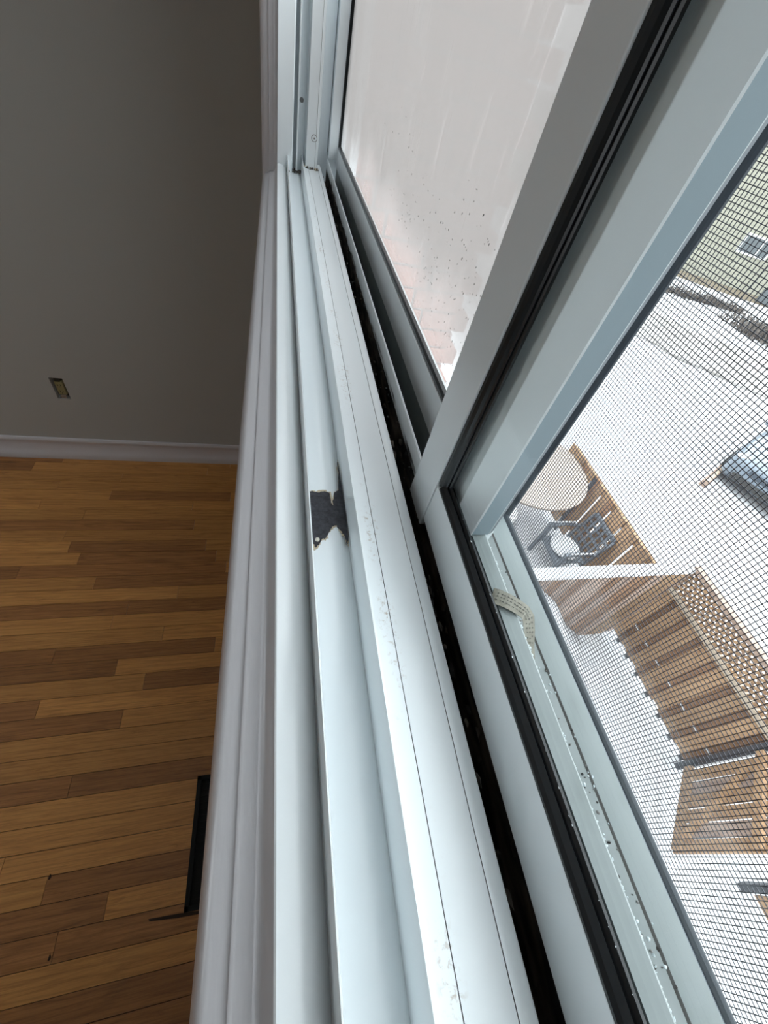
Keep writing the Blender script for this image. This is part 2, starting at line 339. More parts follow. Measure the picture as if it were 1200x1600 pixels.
# ---- baseboards
bp = [(0, 0), (.017, 0), (.018, .012), (.017, .032), (.013, .040), (.0085, .060), (.0070, .085), (.0085, .098), (.0120, .104), (.0125, .112), (.008, .119), (0, .120)]
b = MB(); n = len(bp)
b.add([(-3.6, 1.65 - t, FLOOR + z) for t, z in bp] + [(-.003, 1.65 - t, FLOOR + z) for t, z in bp], [(i, (i + 1) % n, n + (i + 1) % n, n + i) for i in range(n)] + [tuple(range(n)), tuple(range(n, 2 * n))[::-1]], 'board')
tag(b.build('baseboard_far', sharp=50), 'white moulded baseboard under the plain wall', kind='structure')
b = MB(); b.extrude_y([(-.001 - t, FLOOR + z) for t, z in bp], -2.8, 1.63, 'board'); tag(b.build('baseboard_right'), 'white baseboard under the window', kind='structure')

# ---- picture-frame casing (mitred), swept round the opening
cp = [(0, 0), (.002, -.0003), (.0085, -.0030), (.0112, -.0052), (.0118, -.0098), (.0128, -.0112), (.0138, -.0104), (.0150, -.0120), (.0165, -.0165), (.0195, -.0196), (.0235, -.0212), (.030, -.0216), (.045, -.0212), (.056, -.0190), (.060, -.012), (.060, 0)]
def casing(name, side, label):
    b = MB(); k = len(cp)
    if side == 'bottom': e = [[(x, WY1 + wv_, SZ - .0006 - wv_) for wv_, x in cp], [(x, WY0 - wv_, SZ - .0006 - wv_) for wv_, x in cp]]
    if side == 'far': e = [[(x, WY1 + wv_, SZ - .0006 - wv_) for wv_, x in cp], [(x, WY1 + wv_, WZ1 + wv_) for wv_, x in cp]]
    if side == 'near': e = [[(x, WY0 - wv_, SZ - .0006 - wv_) for wv_, x in cp], [(x, WY0 - wv_, WZ1 + wv_) for wv_, x in cp]]
    if side == 'top': e = [[(x, WY0 - wv_, WZ1 + wv_) for wv_, x in cp], [(x, WY1 + wv_, WZ1 + wv_) for wv_, x in cp]]
    b.add(e[0] + e[1], [(i, (i + 1) % k, k + (i + 1) % k, k + i) for i in range(k)] + [tuple(range(k)), tuple(range(k, 2 * k))[::-1]], 'casing')
    return tag(b.build(name, sharp=50), label, kind='structure')
casing('trim_1', 'bottom', 'glossy white moulded casing along the bottom of the window')
casing('trim_2', 'far', 'glossy white moulded casing up the far side of the window')
casing('trim_3', 'near', 'white casing up the near side of the window')
casing('trim_4', 'top', 'white casing over the window')

# ---- window_1: fixed frame of the sliding window
win = tag(empty('window_1', (0.06, -.1, SZ)), 'white vinyl sliding window frame with ribbed bottom track', kind='structure')
# bottom track cross-section (x, z), from the room side outwards
prof = [(0.0, -.200, 'vinyl'), (0.0, -.1503, 'vinyl'), (.0006, -.1497, 'vinyl'), (.0060, -.1500, 'vinyl'), (.0095, -.1512, 'vinyl'), (.0120, -.1532, 'vinyl'), (.0138, -.1560, 'vinyl'), (.0141, -.1545, 'vinyl'), (.0142, -.1386, 'vinyl'), (.0144, -.1382, 'vinyl'), (.0148, -.1382, 'vinyl'), (.0150, -.1387, 'vinyl'), (.0154, -.1565, 'vinyl'),
        (.0160, -.1575, 'vinyl'), (.0230, -.1572, 'vinyl'), (.0290, -.1575, 'vinyl'), (.0320, -.1583, 'vinyl'), (.0342, -.1600, 'vinyl'), (.0346, -.1590, 'vinyl'), (.0348, -.1390, 'vinyl'), (.0350, -.1384, 'vinyl'), (.0358, -.1386, 'vinyl'), (.0362, -.1470, 'stained'),
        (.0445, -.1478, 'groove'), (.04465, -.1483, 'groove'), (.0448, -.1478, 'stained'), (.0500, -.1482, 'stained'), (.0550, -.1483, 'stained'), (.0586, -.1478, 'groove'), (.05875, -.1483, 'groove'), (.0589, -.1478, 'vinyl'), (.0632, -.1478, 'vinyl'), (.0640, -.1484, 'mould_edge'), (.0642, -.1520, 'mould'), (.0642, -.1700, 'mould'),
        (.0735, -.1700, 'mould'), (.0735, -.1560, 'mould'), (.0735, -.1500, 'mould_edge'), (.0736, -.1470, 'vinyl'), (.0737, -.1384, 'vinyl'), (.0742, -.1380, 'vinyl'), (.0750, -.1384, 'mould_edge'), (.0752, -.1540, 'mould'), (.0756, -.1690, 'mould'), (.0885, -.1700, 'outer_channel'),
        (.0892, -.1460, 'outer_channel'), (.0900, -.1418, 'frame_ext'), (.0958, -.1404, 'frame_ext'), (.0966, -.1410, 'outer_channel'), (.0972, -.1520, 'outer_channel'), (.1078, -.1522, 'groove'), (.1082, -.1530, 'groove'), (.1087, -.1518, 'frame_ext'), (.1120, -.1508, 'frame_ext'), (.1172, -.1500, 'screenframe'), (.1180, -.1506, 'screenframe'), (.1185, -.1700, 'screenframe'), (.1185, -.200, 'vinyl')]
b = MB(); b.extrude_y([(p[0], p[1]) for p in prof], WY0, .81, 'vinyl', [p[2] for p in prof]); b.build('bottom_track', win, sharp=42)
# far jamb, section (x, y)
jp = [(0, 1.0), (0, .777), (.0005, .776), (.0200, .776), (.0215, .778), (.0218, .800), (.0262, .800), (.0264, .779), (.0270, .778), (.0280, .778), (.0284, .779), (.0290, .800), (.0385, .800), (.0396, .790), (.0400, .776), (.0406, .7752), (.0530, .7752), (.0532, .7762), (.0534, .7752),
      (.0565, .7755), (.0570, .779), (.0574, .800), (.0580, .830), (.0748, .830), (.0750, .860), (.0752, .96), (.1060, .96), (.1060, .80), (.1185, .80), (.1185, 1.0)]
jk = ['vinyl'] * len(jp); jk[17] = 'groove'
b = MB(); b.extrude_z(jp, -.1996, WZ1 + .05, 'vinyl', jk); b.build('side_jamb', win)
b = MB(); b.extrude_z([(0, WY0), (0, WY0 - .03), (.1185, WY0 - .03), (.1185, WY0)], -.2, WZ1 + .05, 'vinyl'); b.build('side_jamb', win)
MB().box(0, .1185, WY0, .80, WZ1, WZ1 + .05, 'vinyl').build('window_head', win)
# caulk/mould where jamb meets track
b = MB(); rd = random.Random(5)
for i in range(46):
    t = rd.random(); x = .0365 + t * .022; b.blob((x, .7735 + rd.uniform(-.002, .002), -.1472), rd.uniform(.0008, .0018), rd.choice(['groove', 'mould', 'beige_edge', 'frost', 'mould']), i, .4)
for i in range(26):
    x = .0165 + rd.random() * .0175; b.blob((x, .776 + rd.uniform(-.001, .012), -.1568 + rd.random() * .002), rd.uniform(.0009, .002), rd.choice(['mould', 'mould', 'groove']), i, .4)
tag(b.build('mould_spots', win), kind='stuff')
# beads of black mould in the two deep grooves
b = MB()
for i in range(260):
    y_ = rd.uniform(-.25, .78); g = rd.random()
    if g < .45: x = .0642 + rd.random() * .004; z = -.1495 - rd.random() * .006; r_ = rd.uniform(.0004, .0011)
    elif g < .75: x = .0733 - rd.random() * .001; z = -.150 - rd.random() * .015; r_ = rd.uniform(.0006, .0014)
    else: x = .0752 + rd.random() * .012; z = -.1695; r_ = rd.uniform(.001, .003)
    b.blob((x, y_, z), r_, 'mould', i, .5, (1, rd.uniform(1, 3), 1))
tag(b.build('mould_crumbs', win), kind='stuff')
# jamb screw
b = MB().cyl((.0507, .7752, -.1133), (.0507, .7742, -.1133), .0034, 'vinyl', 20).cyl((.0507, .77525, -.1133), (.0507, .7750, -.1133), .0042, 'groove', 20); sc_ = b.build('screw', win, bevel=.0003); 
MB().cyl((.0507, .7743, -.1133), (.0507, .7740, -.1133), .0011, 'groove', 10).build('screw_slot', sc_)
MB().cyl((.0325, .8, -.0805), (.0325, .7993, -.0805), .0028, 'groove', 12).build('screw_hole', win)
# worn patch of black core on the second ledge
wp = [(.0157, .1413), (.0182, .1425), (.0208, .1416), (.0248, .1426), (.0273, .1415), (.0274, .1344), (.0282, .1334), (.0295, .1416), (.0320, .1434), (.0328, .1534), (.0333, .1651), (.0338, .1596), (.0338, .1110), (.0330, .1090), (.0324, .1137), (.0318, .1147), (.0310, .1166), (.0298, .1186), (.0290, .1205), (.0270, .1196), (.0257, .1171), (.0243, .1148), (.0234, .1129), (.0211, .1120), (.0202, .1097), (.0182, .1071), (.0172, .1093), (.0158, .1099)]
def refine(pts, sd, amp, n=4):
    r = random.Random(sd); out = []
    for i in range(len(pts)):
        a, c = pts[i], pts[(i + 1) % len(pts)]
        for k in range(n):
            t = k / n; j = amp if k else 0; out.append((a[0] + (c[0] - a[0]) * t + r.uniform(-j, j), a[1] + (c[1] - a[1]) * t + r.uniform(-j, j)))
    return out
cx, cy = .026, .126
b = MB(); rp = refine(wp, 1, .0003); under = [(cx + (x - cx) * 1.045, cy + (y - cy) * 1.06) for x, y in refine(wp, 9, .0007)]
b.extrude_z([(min(max(x, .0156), .0339), y) for x, y in under], -.1579, -.15702, 'beige_edge')
b.extrude_z([(min(max(x, .0155), .0340), y) for x, y in rp], -.1579, -.15685, 'bitumen')
b.extrude_z([(.0271, .1418), (.0279, .1418), (.0281, .1365), (.0283, .1330), (.0279, .1335), (.0275, .136)], -.1569, -.1566, 'beige_edge')
b.extrude_z([(.0157, .1415), (.0166, .1421), (.0165, .1385), (.0158, .136)], -.1569, -.1564, 'beige_edge')
b.build('worn_patch', win)
child_fix(win)

# ================================================================== SASHES AND SCREEN
SX = .0715
s1 = thing('window_sash', 'near sliding window sash with clear glass and thick black gasket', 'window sash', (SX, -.2, SZ))
MB().box(SX, .0765, WY0 + .01, .1190, -.1495, -.1258, 'vinyl').build('sash_rail', s1, bevel=.0004)
MB().box(SX, .0788, WY0 + .01, .1437, WZ1 - .03, WZ1 - .002, 'vinyl').build('sash_rail', s1)
MB().box(.0779, .0787, WY0 + .01, .1190, -.1480, -.1250, 'gasket').build('outer_gasket', s1)
MB().box(SX - .0004, .0788, .1194, .1440, -.1556, WZ1 - .03, 'vinyl').build('sash_stile', s1, bevel=.0007, bseg=3)
MB().box(SX, .0788, WY0 + .01, WY0 + .035, -.1495, WZ1 - .03, 'vinyl').build('sash_stile', s1)
g = MB()
g.extrude_y([(SX + .0001, -.1268), (SX + .0002, -.1250), (SX + .0012, -.1240), (SX + .0030, -.1232), (SX + .0036, -.1240), (SX + .0040, -.1234), (SX + .0047, -.1226), (SX + .0050, -.1262)], WY0 + .03, .1165, 'gasket')
g.extrude_z([(SX + .0004, .1196), (SX + .0006, .1180), (SX + .0015, .1168), (SX + .0026, .1160), (SX + .0030, .1152), (SX + .0036, .1156), (SX + .0042, .1142), (SX + .0049, .1138), (SX + .0050, .1198)], -.1245, WZ1 - .02, 'gasket')
g.build('glazing_gasket', s1)
MB().box(SX + .0051, SX + .0063, WY0 + .02, .1200, -.1300, WZ1 - .02, 'glass').build('glass_pane', s1)
b = MB()
for i in range(60):
    y_ = rd.uniform(-.15, .1); b.blob((SX + .0049, y_, -.1236 + rd.uniform(0, .0006)), rd.uniform(.00015, .0004), 'frost', i, .3)
tag(b.build('water_beads', s1), kind='stuff')
child_fix(s1)

OXs = .0885
s2 = thing('window_sash', 'far window sash with glass misted over by condensation', 'window sash', (OXs, .4, SZ))
MB().box(OXs, .0938, .1452, .955, -.1462, -.1232, 'vinyl').build('sash_rail', s2, bevel=.0006)
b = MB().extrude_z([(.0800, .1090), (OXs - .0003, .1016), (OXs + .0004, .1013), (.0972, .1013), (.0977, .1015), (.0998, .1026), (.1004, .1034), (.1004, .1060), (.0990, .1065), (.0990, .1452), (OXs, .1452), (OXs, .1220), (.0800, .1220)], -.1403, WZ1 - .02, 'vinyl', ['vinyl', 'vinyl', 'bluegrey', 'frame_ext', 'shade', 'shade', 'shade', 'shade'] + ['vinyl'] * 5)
b.box(.0975, .1010, .1030, .1452, -.1493, -.1403, 'vinyl').box(OXs, OXs + .0006, .1015, .1452, -.1418, -.1400, 'vinyl'); b.build('sash_stile', s2, bevel=.0004)
MB().box(.0793, OXs - .0001, .1225, .1420, -.138, WZ1 - .03, 'pile').build('weatherstrip', s2)
MB().box(.0756, .0990, .8085, .955, -.1375, WZ1 - .02, 'vinyl').build('sash_stile', s2, bevel=.0006)
g = MB(); g.extrude_y([(OXs + .0004, -.1227), (OXs + .0006, -.1212), (OXs + .0020, -.1203), (OXs + .0042, -.1200), (OXs + .0045, -.1227)], .1452, .811, 'gasket')
g.extrude_z([(OXs + .0002, .8086), (OXs + .0006, .8068), (OXs + .0042, .8060), (OXs + .0045, .8086)], -.1225, WZ1 - .02, 'gasket')
g.build('glazing_gasket', s2)
MB().box(OXs + .0042, OXs + .0054, .1440, .8130, -.1240, WZ1 - .02, 'mist').build('glass_pane', s2)
b = MB(); rr = random.Random(21)
for i in range(230):
    t = abs(rr.gauss(0, .35)); y_ = .17 + t * .35 ; z_ = -.118 + rr.random() ** 1.3 * (.075 if y_ < .26 else .05) + (y_ - .2) * .16
    if y_ > .5: continue
    b.blob((OXs + .0041, y_, z_), rr.uniform(.00012, .0004), 'mist', i, .3, (.5, 1, 1.6))
tag(b.build('water_beads', s2), kind='stuff')
child_fix(s2)

scr = thing('insect_screen', 'charcoal insect screen in a grey frame outside the clear glass', 'screen', (.122, -.4, SZ))
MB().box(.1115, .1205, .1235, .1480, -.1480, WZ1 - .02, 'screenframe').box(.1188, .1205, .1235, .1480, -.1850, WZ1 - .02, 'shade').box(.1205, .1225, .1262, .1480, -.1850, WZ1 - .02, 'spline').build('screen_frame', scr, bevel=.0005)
MB().box(.1188, .1235, WY0 + .01, .1240, -.1850, -.1556, 'screenframe').build('screen_frame', scr, bevel=.0005)
MB().cyl((.1196, WY0 + .01, -.1516), (.1196, .1235, -.1516), .0021, 'spline', 12).cyl((.1210, .1226, -.1548), (.1210, .1226, WZ1 - .02), .0018, 'spline', 10).build('spline', scr)
b = MB(); PIT = .00145; wr = .00010; xm = .1220
y_ = .1215
while y_ > WY0 + .02: b.box(xm - wr, xm + wr, y_ - wr, y_ + wr, -.1556, WZ1 - .02, 'wire'); y_ -= PIT
z_ = -.1535
while z_ < WZ1 - .02: b.box(xm - wr * .6, xm + wr * 1.4, WY0 + .01, .1235, z_ - wr, z_ + wr, 'wire'); z_ += PIT
tag(b.build('mesh_netting', scr), kind='stuff'); child_fix(scr)

# frost crumbs on the outer rib
b = MB(); rr = random.Random(4)
for i in range(420):
    y_ = rr.uniform(-.12, .1); b.blob((.0964 + rr.gauss(.0002, .0003), y_, -.1410 - rr.random() * .0016), rr.uniform(.00015, .00055), 'frost', i, .4)
for i in range(160):
    b.blob((.1002 + rr.random() * .009, rr.uniform(-.1, .09), -.1520), rr.uniform(.0002, .0006), rr.choice(['frost', 'mould', 'groove']), i, .4)
tag(b.build('frost'), 'white frost crumbs along the outer rib of the window track', 'frost', kind='stuff')

# curled label strip over the outer rib
lab = thing('paper_label', 'curled yellowed paper label with faded print over the outer track', 'label', (.095, .064, -.1405))
prev = None; path = [(.0888, .0705, -.1412, .0047), (.0903, .0695, -.1402, .0046), (.0935, .0668, -.1390, .0044), (.0968, .0640, -.1388, .0042), (.0998, .0612, -.1390, .0040), (.1012, .0590, -.1405, .0036), (.1016, .0545, -.1440, .0030), (.1018, .0500, -.1480, .0026), (.1022, .0455, -.1512, .0022)]
b = MB(); vs = []; fs = []
for i, (x, y, z, h) in enumerate(path):
    q = path[min(i + 1, len(path) - 1)]; p = path[max(i - 1, 0)]; d = Vector((q[0] - p[0], q[1] - p[1])).normalized(); nn = Vector((-d.y, d.x)) * h * .85
    vs += [(x + nn.x, y + nn.y, z), (x - nn.x, y - nn.y, z - .0004)]
m_ = len(path)
vs += [(x, y, z - .00025) for x, y, z in vs]
for i in range(m_ - 1):
    fs += [(2 * i, 2 * i + 1, 2 * i + 3, 2 * i + 2), (2 * m_ + 2 * i, 2 * m_ + 2 * i + 2, 2 * m_ + 2 * i + 3, 2 * m_ + 2 * i + 1), (2 * i, 2 * i + 2, 2 * m_ + 2 * i + 2, 2 * m_ + 2 * i), (2 * i + 1, 2 * m_ + 2 * i + 1, 2 * m_ + 2 * i + 3, 2 * i + 3)]
b.add(vs, fs, 'paper').build('paper_strip', lab, smooth=False)
b = MB(); rr = random.Random(8)
for i in range(1, m_ - 2):
    for k in range(3):
        for r_ in (-.45, .05, .5):
            t = (k + rr.random() * .4) / 3; p, q = Vector(path[i][:3]), Vector(path[i + 1][:3]); c = p.lerp(q, t); d = (q - p).normalized(); nn = Vector((-d.y, d.x, 0)).normalized()
            c = c + nn * r_ * path[i][3] * .8 + Vector((0, 0, .00005)); b.obox(c, d * rr.uniform(.0002, .00045), nn * .0002, Vector((0, 0, .00008)), 'ink')
b.build('faded_print', lab); child_fix(lab)

# crumbs lying in the tracks
for (x, y, z, r_, lb, sd) in ((.0820, .2190, -.1665, .0022, 'cream paint crumb in the black channel beside the misted sash', 1), (.0819, .4450, -.1668, .0026, 'small pale crumb far down the black channel', 2), (.0690, -.0105, -.1655, .0017, 'pale lint crumb in the near black groove', 3), (.0820, .70, -.1660, .0030, 'tiny crumb near the far end of the black channel', 4)):
    o = MB().blob((0, 0, 0), r_, 'chip', sd, .35, (.7, 1.2, .8), 2).build('paint_crumb'); o.location = (x, y, z); tag(o, lb, 'debris')
o = MB().blob((0, 0, 0), .0011, 'chip', 9, .12, (1, 1, .7), 2).build('pebble', smooth=True); o.location = (.0190, .1112, -.1562); tag(o, 'round pale pebble on the black worn patch of the ledge', 'pebble')

# ================================================================== ROOM THINGS
reg = thing('floor_register', 'long black floor register under the window', 'vent', (-.17, .08, FLOOR))
b = MB(); x0, x1, y0, y1 = -.232, -.10, -.080, .232
b.box(x0, x0 + .012, y0, y1, FLOOR, FLOOR + .006, 'blackmetal').box(x1 - .012, x1, y0, y1, FLOOR, FLOOR + .006, 'blackmetal').box(x0, x1, y0, y0 + .012, FLOOR, FLOOR + .006, 'blackmetal').box(x0, x1, y1 - .012, y1, FLOOR, FLOOR + .006, 'blackmetal').box(x0 + .012, x1 - .012, y0 + .012, y1 - .012, FLOOR, FLOOR + .001, 'blackmetal')
b.build('register_frame', reg, bevel=.001)
lv = None
for i in range(18):
    yy = y0 + .022 + i * .0158
    if lv is None: lv = MB().box(-.052, .052, -.002, .002, 0, .004, 'blackmetal').build('louver', reg)
    else: lv = lv.copy(); C.objects.link(lv)
    lv.location = (-.166, yy, FLOOR + .001)
child_fix(reg)

out = thing('wall_outlet', 'uncovered electrical outlet recessed in the grey wall above the baseboard', 'outlet', (-.87, 1.66, -1.26))
MB().box(-.8895, -.8505, 1.6705, 1.692, -1.2575, -1.1655, 'boxdark').build('outlet_box', out)
MB().box(-.8850, -.8560, 1.655, 1.6704, -1.2440, -1.1800, 'ivory').build('receptacle', out, bevel=.002)
for zc in (-1.197, -1.227):
    MB().box(-.8765, -.8745, 1.6545, 1.656, zc - .004, zc + .004, 'boxdark').box(-.8665, -.8645, 1.6545, 1.656, zc - .004, zc + .004, 'boxdark').cyl((-.8705, 1.6545, zc - .008), (-.8705, 1.656, zc - .008), .0018, 'boxdark', 8).build('socket_slots', out)
MB().box(-.8800, -.8610, 1.653, 1.6545, -1.2590, -1.2440, 'steel').build('mounting_strap', out, bevel=.0005)
MB().box(-.8800, -.8610, 1.653, 1.6545, -1.1800, -1.1650, 'boxdark').build('mounting_strap', out, bevel=.0005)
child_fix(out)

# ================================================================== OUTDOORS
# ---- snow ground
b = MB(); rr = random.Random(2); NX = 46; x0g, x1g, y0g, y1g = .1, 70, -30, 60
def gz(x, y): return GROUND + .02 * math.sin(x * 1.7 + y) + .02 * math.sin(y * 1.3 - x * .6)
nx, ny = 70, 90; vs = []; fs = []
for j in range(ny + 1):
    for i in range(nx + 1):
        x = x0g + (x1g - x0g) * (i / nx) ** 2; y = y0g + (y1g - y0g) * j / ny; vs.append((x, y, gz(x, y)))
for j in range(ny):
    for i in range(nx): a = j * (nx + 1) + i; fs.append((a, a + 1, a + nx + 2, a + nx + 1))
b.add(vs, fs, 'snow'); tag(b.build('snow_ground', smooth=True), 'snow covered back yard ground', kind='structure')
def slab(name, pts, z0, z1, k, label):
    b = MB(); b.extrude_z(refine(pts, 3, .12, 6), z0, z1, k); return tag(b.build(name), label, kind='structure')
slab('lane', [(10.5, 13.2), (12.0, 10.3), (14.4, 7.9), (20, 3.2), (23, 6.0), (17.6, 10.4), (14.6, 12.2), (11.5, 17)], GROUND - .1, GROUND + .06, 'packed', 'grey slushy lane crossing the snow beyond the fence')
# snow drift heaped against the side fence
b = MB(); vs = []; fs = []
K = 44; J = 8
for j in range(J + 1):
    for i in range(K + 1):
        x = .15 + i * (4.15 - .15) / K; y = 1.60 - j * .16
        top = min(-3.0 + .01, -3.0 - max(0, (x - 2.43)) * 1.08 + .03 * math.sin(x * 7)); top = top if j == 0 else top - j * .06
        vs.append((x, y, max(top, GROUND - .02)))
for j in range(J):
    for i in range(K): a = j * (K + 1) + i; fs.append((a, a + 1, a + K + 2, a + K + 1))
nv = len(vs); vs += [(x, y, GROUND - .1) for x, y, z in vs]
for i in range(K): fs += [(i, i + 1, nv + i + 1, nv + i), (J * (K + 1) + i, J * (K + 1) + i + 1, nv + J * (K + 1) + i + 1, nv + J * (K + 1) + i)]
b.add(vs, fs, 'snow'); tag(b.build('snow_drift', smooth=True), 'deep snow drift heaped against the side fence', kind='structure')

# ---- fences: every board its own object
FX = 4.45
def make_board(wd, ht, k):
    return MB().box(-.009, .009, -wd / 2, wd / 2, 0, ht, k)
f1 = thing('wooden_fence', 'cedar board fence with lattice top beside the open gate', 'fence', (FX, .8, GROUND))
notch = [1.735, 1.516, 1.296, 1.064, .815, .566, .341, .124]
fb = None
def add_board(root, proto_, x, y, z, wd, ht, k, name='board', rz=0):
    o = make_board(wd, ht, k).build(name, root); o.location = (x, y, z); o.rotation_euler = (0, 0, rz); return o
rr = random.Random(12)
for i in range(len(notch) - 1):
    ya, yb = notch[i] - .05, notch[i + 1] + .035
    add_board(f1, None, FX, (ya + yb) / 2, -4.47 + rr.uniform(-.02, .02), ya - yb, 1.10, rr.choice(['cedar', 'cedar', 'cedar', 'cedar_grey']) if i in (2,) else 'cedar')
for y_ in notch[1:]:
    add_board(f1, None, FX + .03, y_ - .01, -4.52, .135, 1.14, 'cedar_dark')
    add_board(f1, None, FX + .06, y_, -4.6, .05, .25, 'post', 'rail_block')
MB().box(FX - .035, FX + .035, .09, 1.70, -3.425, -3.365, 'rail').build('fence_rail', f1)
MB().box(FX - .03, FX + .03, .09, 1.70, -3.03, -2.98, 'cedar_grey').build('fence_rail', f1)
MB().box(FX + .04, FX + .08, .09, 1.70, -4.30, -4.21, 'cedar').build('fence_rail', f1)
b = MB()
for i, y_ in enumerate(notch[1:]): b.box(FX + .009, FX + .021, y_ - .04, y_ + .03, -4.15, -4.140, 'snow')
tag(b.build('snow_crumbs', f1), kind='stuff')
# lattice
Lh0, Lh1, Ly0, Ly1 = -3.365, -3.03, .10, 1.66; H = Lh1 - Lh0
for sgn in (1, -1):
    t = Ly0 - H
    while t < Ly1:
        a, c = t, t + H; za, zc = (Lh0, Lh1) if sgn > 0 else (Lh1, Lh0)
        s0 = max(0, (Ly0 - a) / H); s1_ = min(1, (Ly1 - a) / H)
        if s1_ - s0 > .05:
            p = (FX + .004 * sgn, a + H * s0, za + (zc - za) * s0); q = (FX + .004 * sgn, a + H * s1_, za + (zc - za) * s1_)
            MB().bar(p, q, .030, .006, 'cedar_grey' if sgn > 0 else 'cedar', n=(1, 0, 0)).build('lattice_slat', f1)
        t += .074
MB().box(FX - .045, FX + .045, 1.66, 1.76, GROUND, -3.045, 'cedar_grey').build('fence_post', f1)
tag(MB().box(FX - .045, FX + .05, 1.655, 1.765, -3.045, -3.005, 'snow').build('snow_crumbs', f1, bevel=.012), kind='stuff')
MB().box(FX - .05, FX + .03, .015, .085, GROUND, -2.98, 'post').build('fence_post', f1); 
tag(MB().box(FX - .05, FX + .03, .000, .015, -4.45, -2.98, 'snow').build('snow_crumbs', f1), kind='stuff')
child_fix(f1)

f2 = thing('wooden_fence', 'lower cedar fence with snowy gaps behind the garden chair', 'fence', (FX, 3, GROUND))
yy = 1.80; i = 0
while yy < 4.15:
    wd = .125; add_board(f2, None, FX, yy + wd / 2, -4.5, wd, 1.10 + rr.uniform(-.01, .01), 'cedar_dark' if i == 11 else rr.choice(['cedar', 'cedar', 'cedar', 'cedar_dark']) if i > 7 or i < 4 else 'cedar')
    yy += wd + (.032 if i % 2 else .001); i += 1
MB().box(FX - .015, FX + .012, 3.40, 3.47, GROUND, -3.43, 'post').build('fence_post', f2)
MB().box(FX + .0095, FX + .05, 1.80, 4.12, -3.53, -3.41, 'cedar').box(FX + .03, FX + .07, 1.80, 4.12, -4.35, -4.26, 'cedar').build('fence_rail', f2)
child_fix(f2)

f3 = thing('side_fence', 'grey brown board fence running toward the house with snow along its top', 'fence', (3.3, 1.66, GROUND))
x = 2.35; i = 0
while x < 4.27:
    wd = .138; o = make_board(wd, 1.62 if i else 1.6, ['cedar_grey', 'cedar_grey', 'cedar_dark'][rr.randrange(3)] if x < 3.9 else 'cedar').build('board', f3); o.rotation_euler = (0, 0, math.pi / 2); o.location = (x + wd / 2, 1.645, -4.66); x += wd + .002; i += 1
MB().box(2.30, 4.395, 1.66, 1.76, -3.12, -3.05, 'cedar_grey').build('fence_rail', f3)
tag(MB().box(2.28, 4.40, 1.638, 1.775, -3.05, -3.005, 'snow').build('snow_cap', f3, bevel=.02, bseg=3), kind='stuff')
child_fix(f3)

f4 = thing('wooden_fence', 'end of the cedar fence past the gate opening', 'fence', (FX, -1.3, GROUND))
MB().box(FX - .05, FX + .04, -1.01, -.94, GROUND, -3.1, 'post').build('fence_post', f4)
yy = -1.03
for i in range(6): add_board(f4, None, FX, yy - .07, -4.5, .136, 1.1, 'cedar'); yy -= .145
MB().box(FX + .02, FX + .06, -1.9, -1.0, -4.3, -4.21, 'cedar').build('fence_rail', f4)
child_fix(f4)

# open gate
hx, hy = 4.40, .00; ex, ey = 3.76, -.60
gate = thing('wooden_gate', 'cedar garden gate standing open with snow showing between its boards', 'gate', (hx, hy, GROUND))
gd = Vector((ex - hx, ey - hy, 0)); gl = gd.length; gd.normalize(); gn = Vector((-gd.y, gd.x, 0)); ang = math.atan2(gd.y, gd.x)
s = .02
for i in range(6):
    wd = .125; c = Vector((hx, hy, 0)) + gd * (s + wd / 2); o = MB().box(-wd / 2, wd / 2, -.009, .009, 0, 1.15, 'cedar' if i in (0, 2, 3, 5) else 'cedar_grey').build('board', gate)
    o.location = (c.x, c.y, -4.47); o.rotation_euler = (0, 0, ang); s += wd + .024
def gp(t, z, off=-.028): c = Vector((hx, hy, z)) + gd * t + gn * off; return c
side = -1 if gn.dot(Vector((0, 0, 0)) - Vector((hx, hy, 0))) > 0 else 1
off = .028 * (-side)
MB().bar(gp(.0, -4.40, off), gp(gl, -4.40, off), .036, .11, 'cedar').build('gate_rail', gate)
MB().bar(gp(.0, -3.52, off), gp(gl, -3.52, off), .036, .09, 'cedar').build('gate_rail', gate)
MB().bar(gp(.12, -3.60, off), gp(gl - .1, -4.33, off), .036, .08, 'cedar', n=gn).build('gate_brace', gate)
child_fix(gate)

# ---- garden chair
ch = thing('garden_chair', 'dark plastic garden armchair with lattice back standing in the snow', 'chair', (4.1, 2.76, GROUND))
cx0, cx1, cyA, cyB = 3.83, 4.27, 2.50, 3.04; sz_ = -4.20
MB().box(cx0, cx1, cyA + .03, cyB - .03, sz_ - .03, sz_, 'plastic').box(cx0 - .01, cx0 + .02, cyA + .02, cyB - .02, sz_ - .09, sz_ - .02, 'plastic').build('seat', ch, bevel=.01)
for (x, y, tx) in ((cx0, cyA + .01, -3.97), (cx0, cyB - .01, -3.97)):
    MB().bar((x - .05, y, GROUND), (x, y, tx), .055, .05, 'plastic', n=(1, 0, 0)).build('leg', ch, bevel=.008)
for y in (cyA + .03, cyB - .03): MB().bar((cx1 + .06, y, GROUND), (cx1 - .02, y, sz_), .05, .05, 'plastic', n=(1, 0, 0)).build('leg', ch, bevel=.008)
for y in (cyA + .005, cyB - .005): MB().bar((cx0 - .05, y, -3.965), (cx0 + .2, y, -3.945), .065, .03, 'plastic').bar((cx0 + .2, y, -3.945), (cx1 + .07, y, -3.99), .055, .03, 'plastic').build('armrest', ch, bevel=.008)
def bk(u, v): return Vector((cx1 - .01 + .14 * v, cyA + .02 + (cyB - cyA - .04) * u, sz_ + .50 * v))
b = MB()
for u in (0, 1): b.bar(bk(u, -.02), bk(u, 1), .045, .03, 'plastic', n=(1, 0, -.2))
b.bar(bk(0, 1), bk(1, 1), .06, .03, 'plastic', n=(1, 0, -.2)).build('back_frame', ch, bevel=.008)
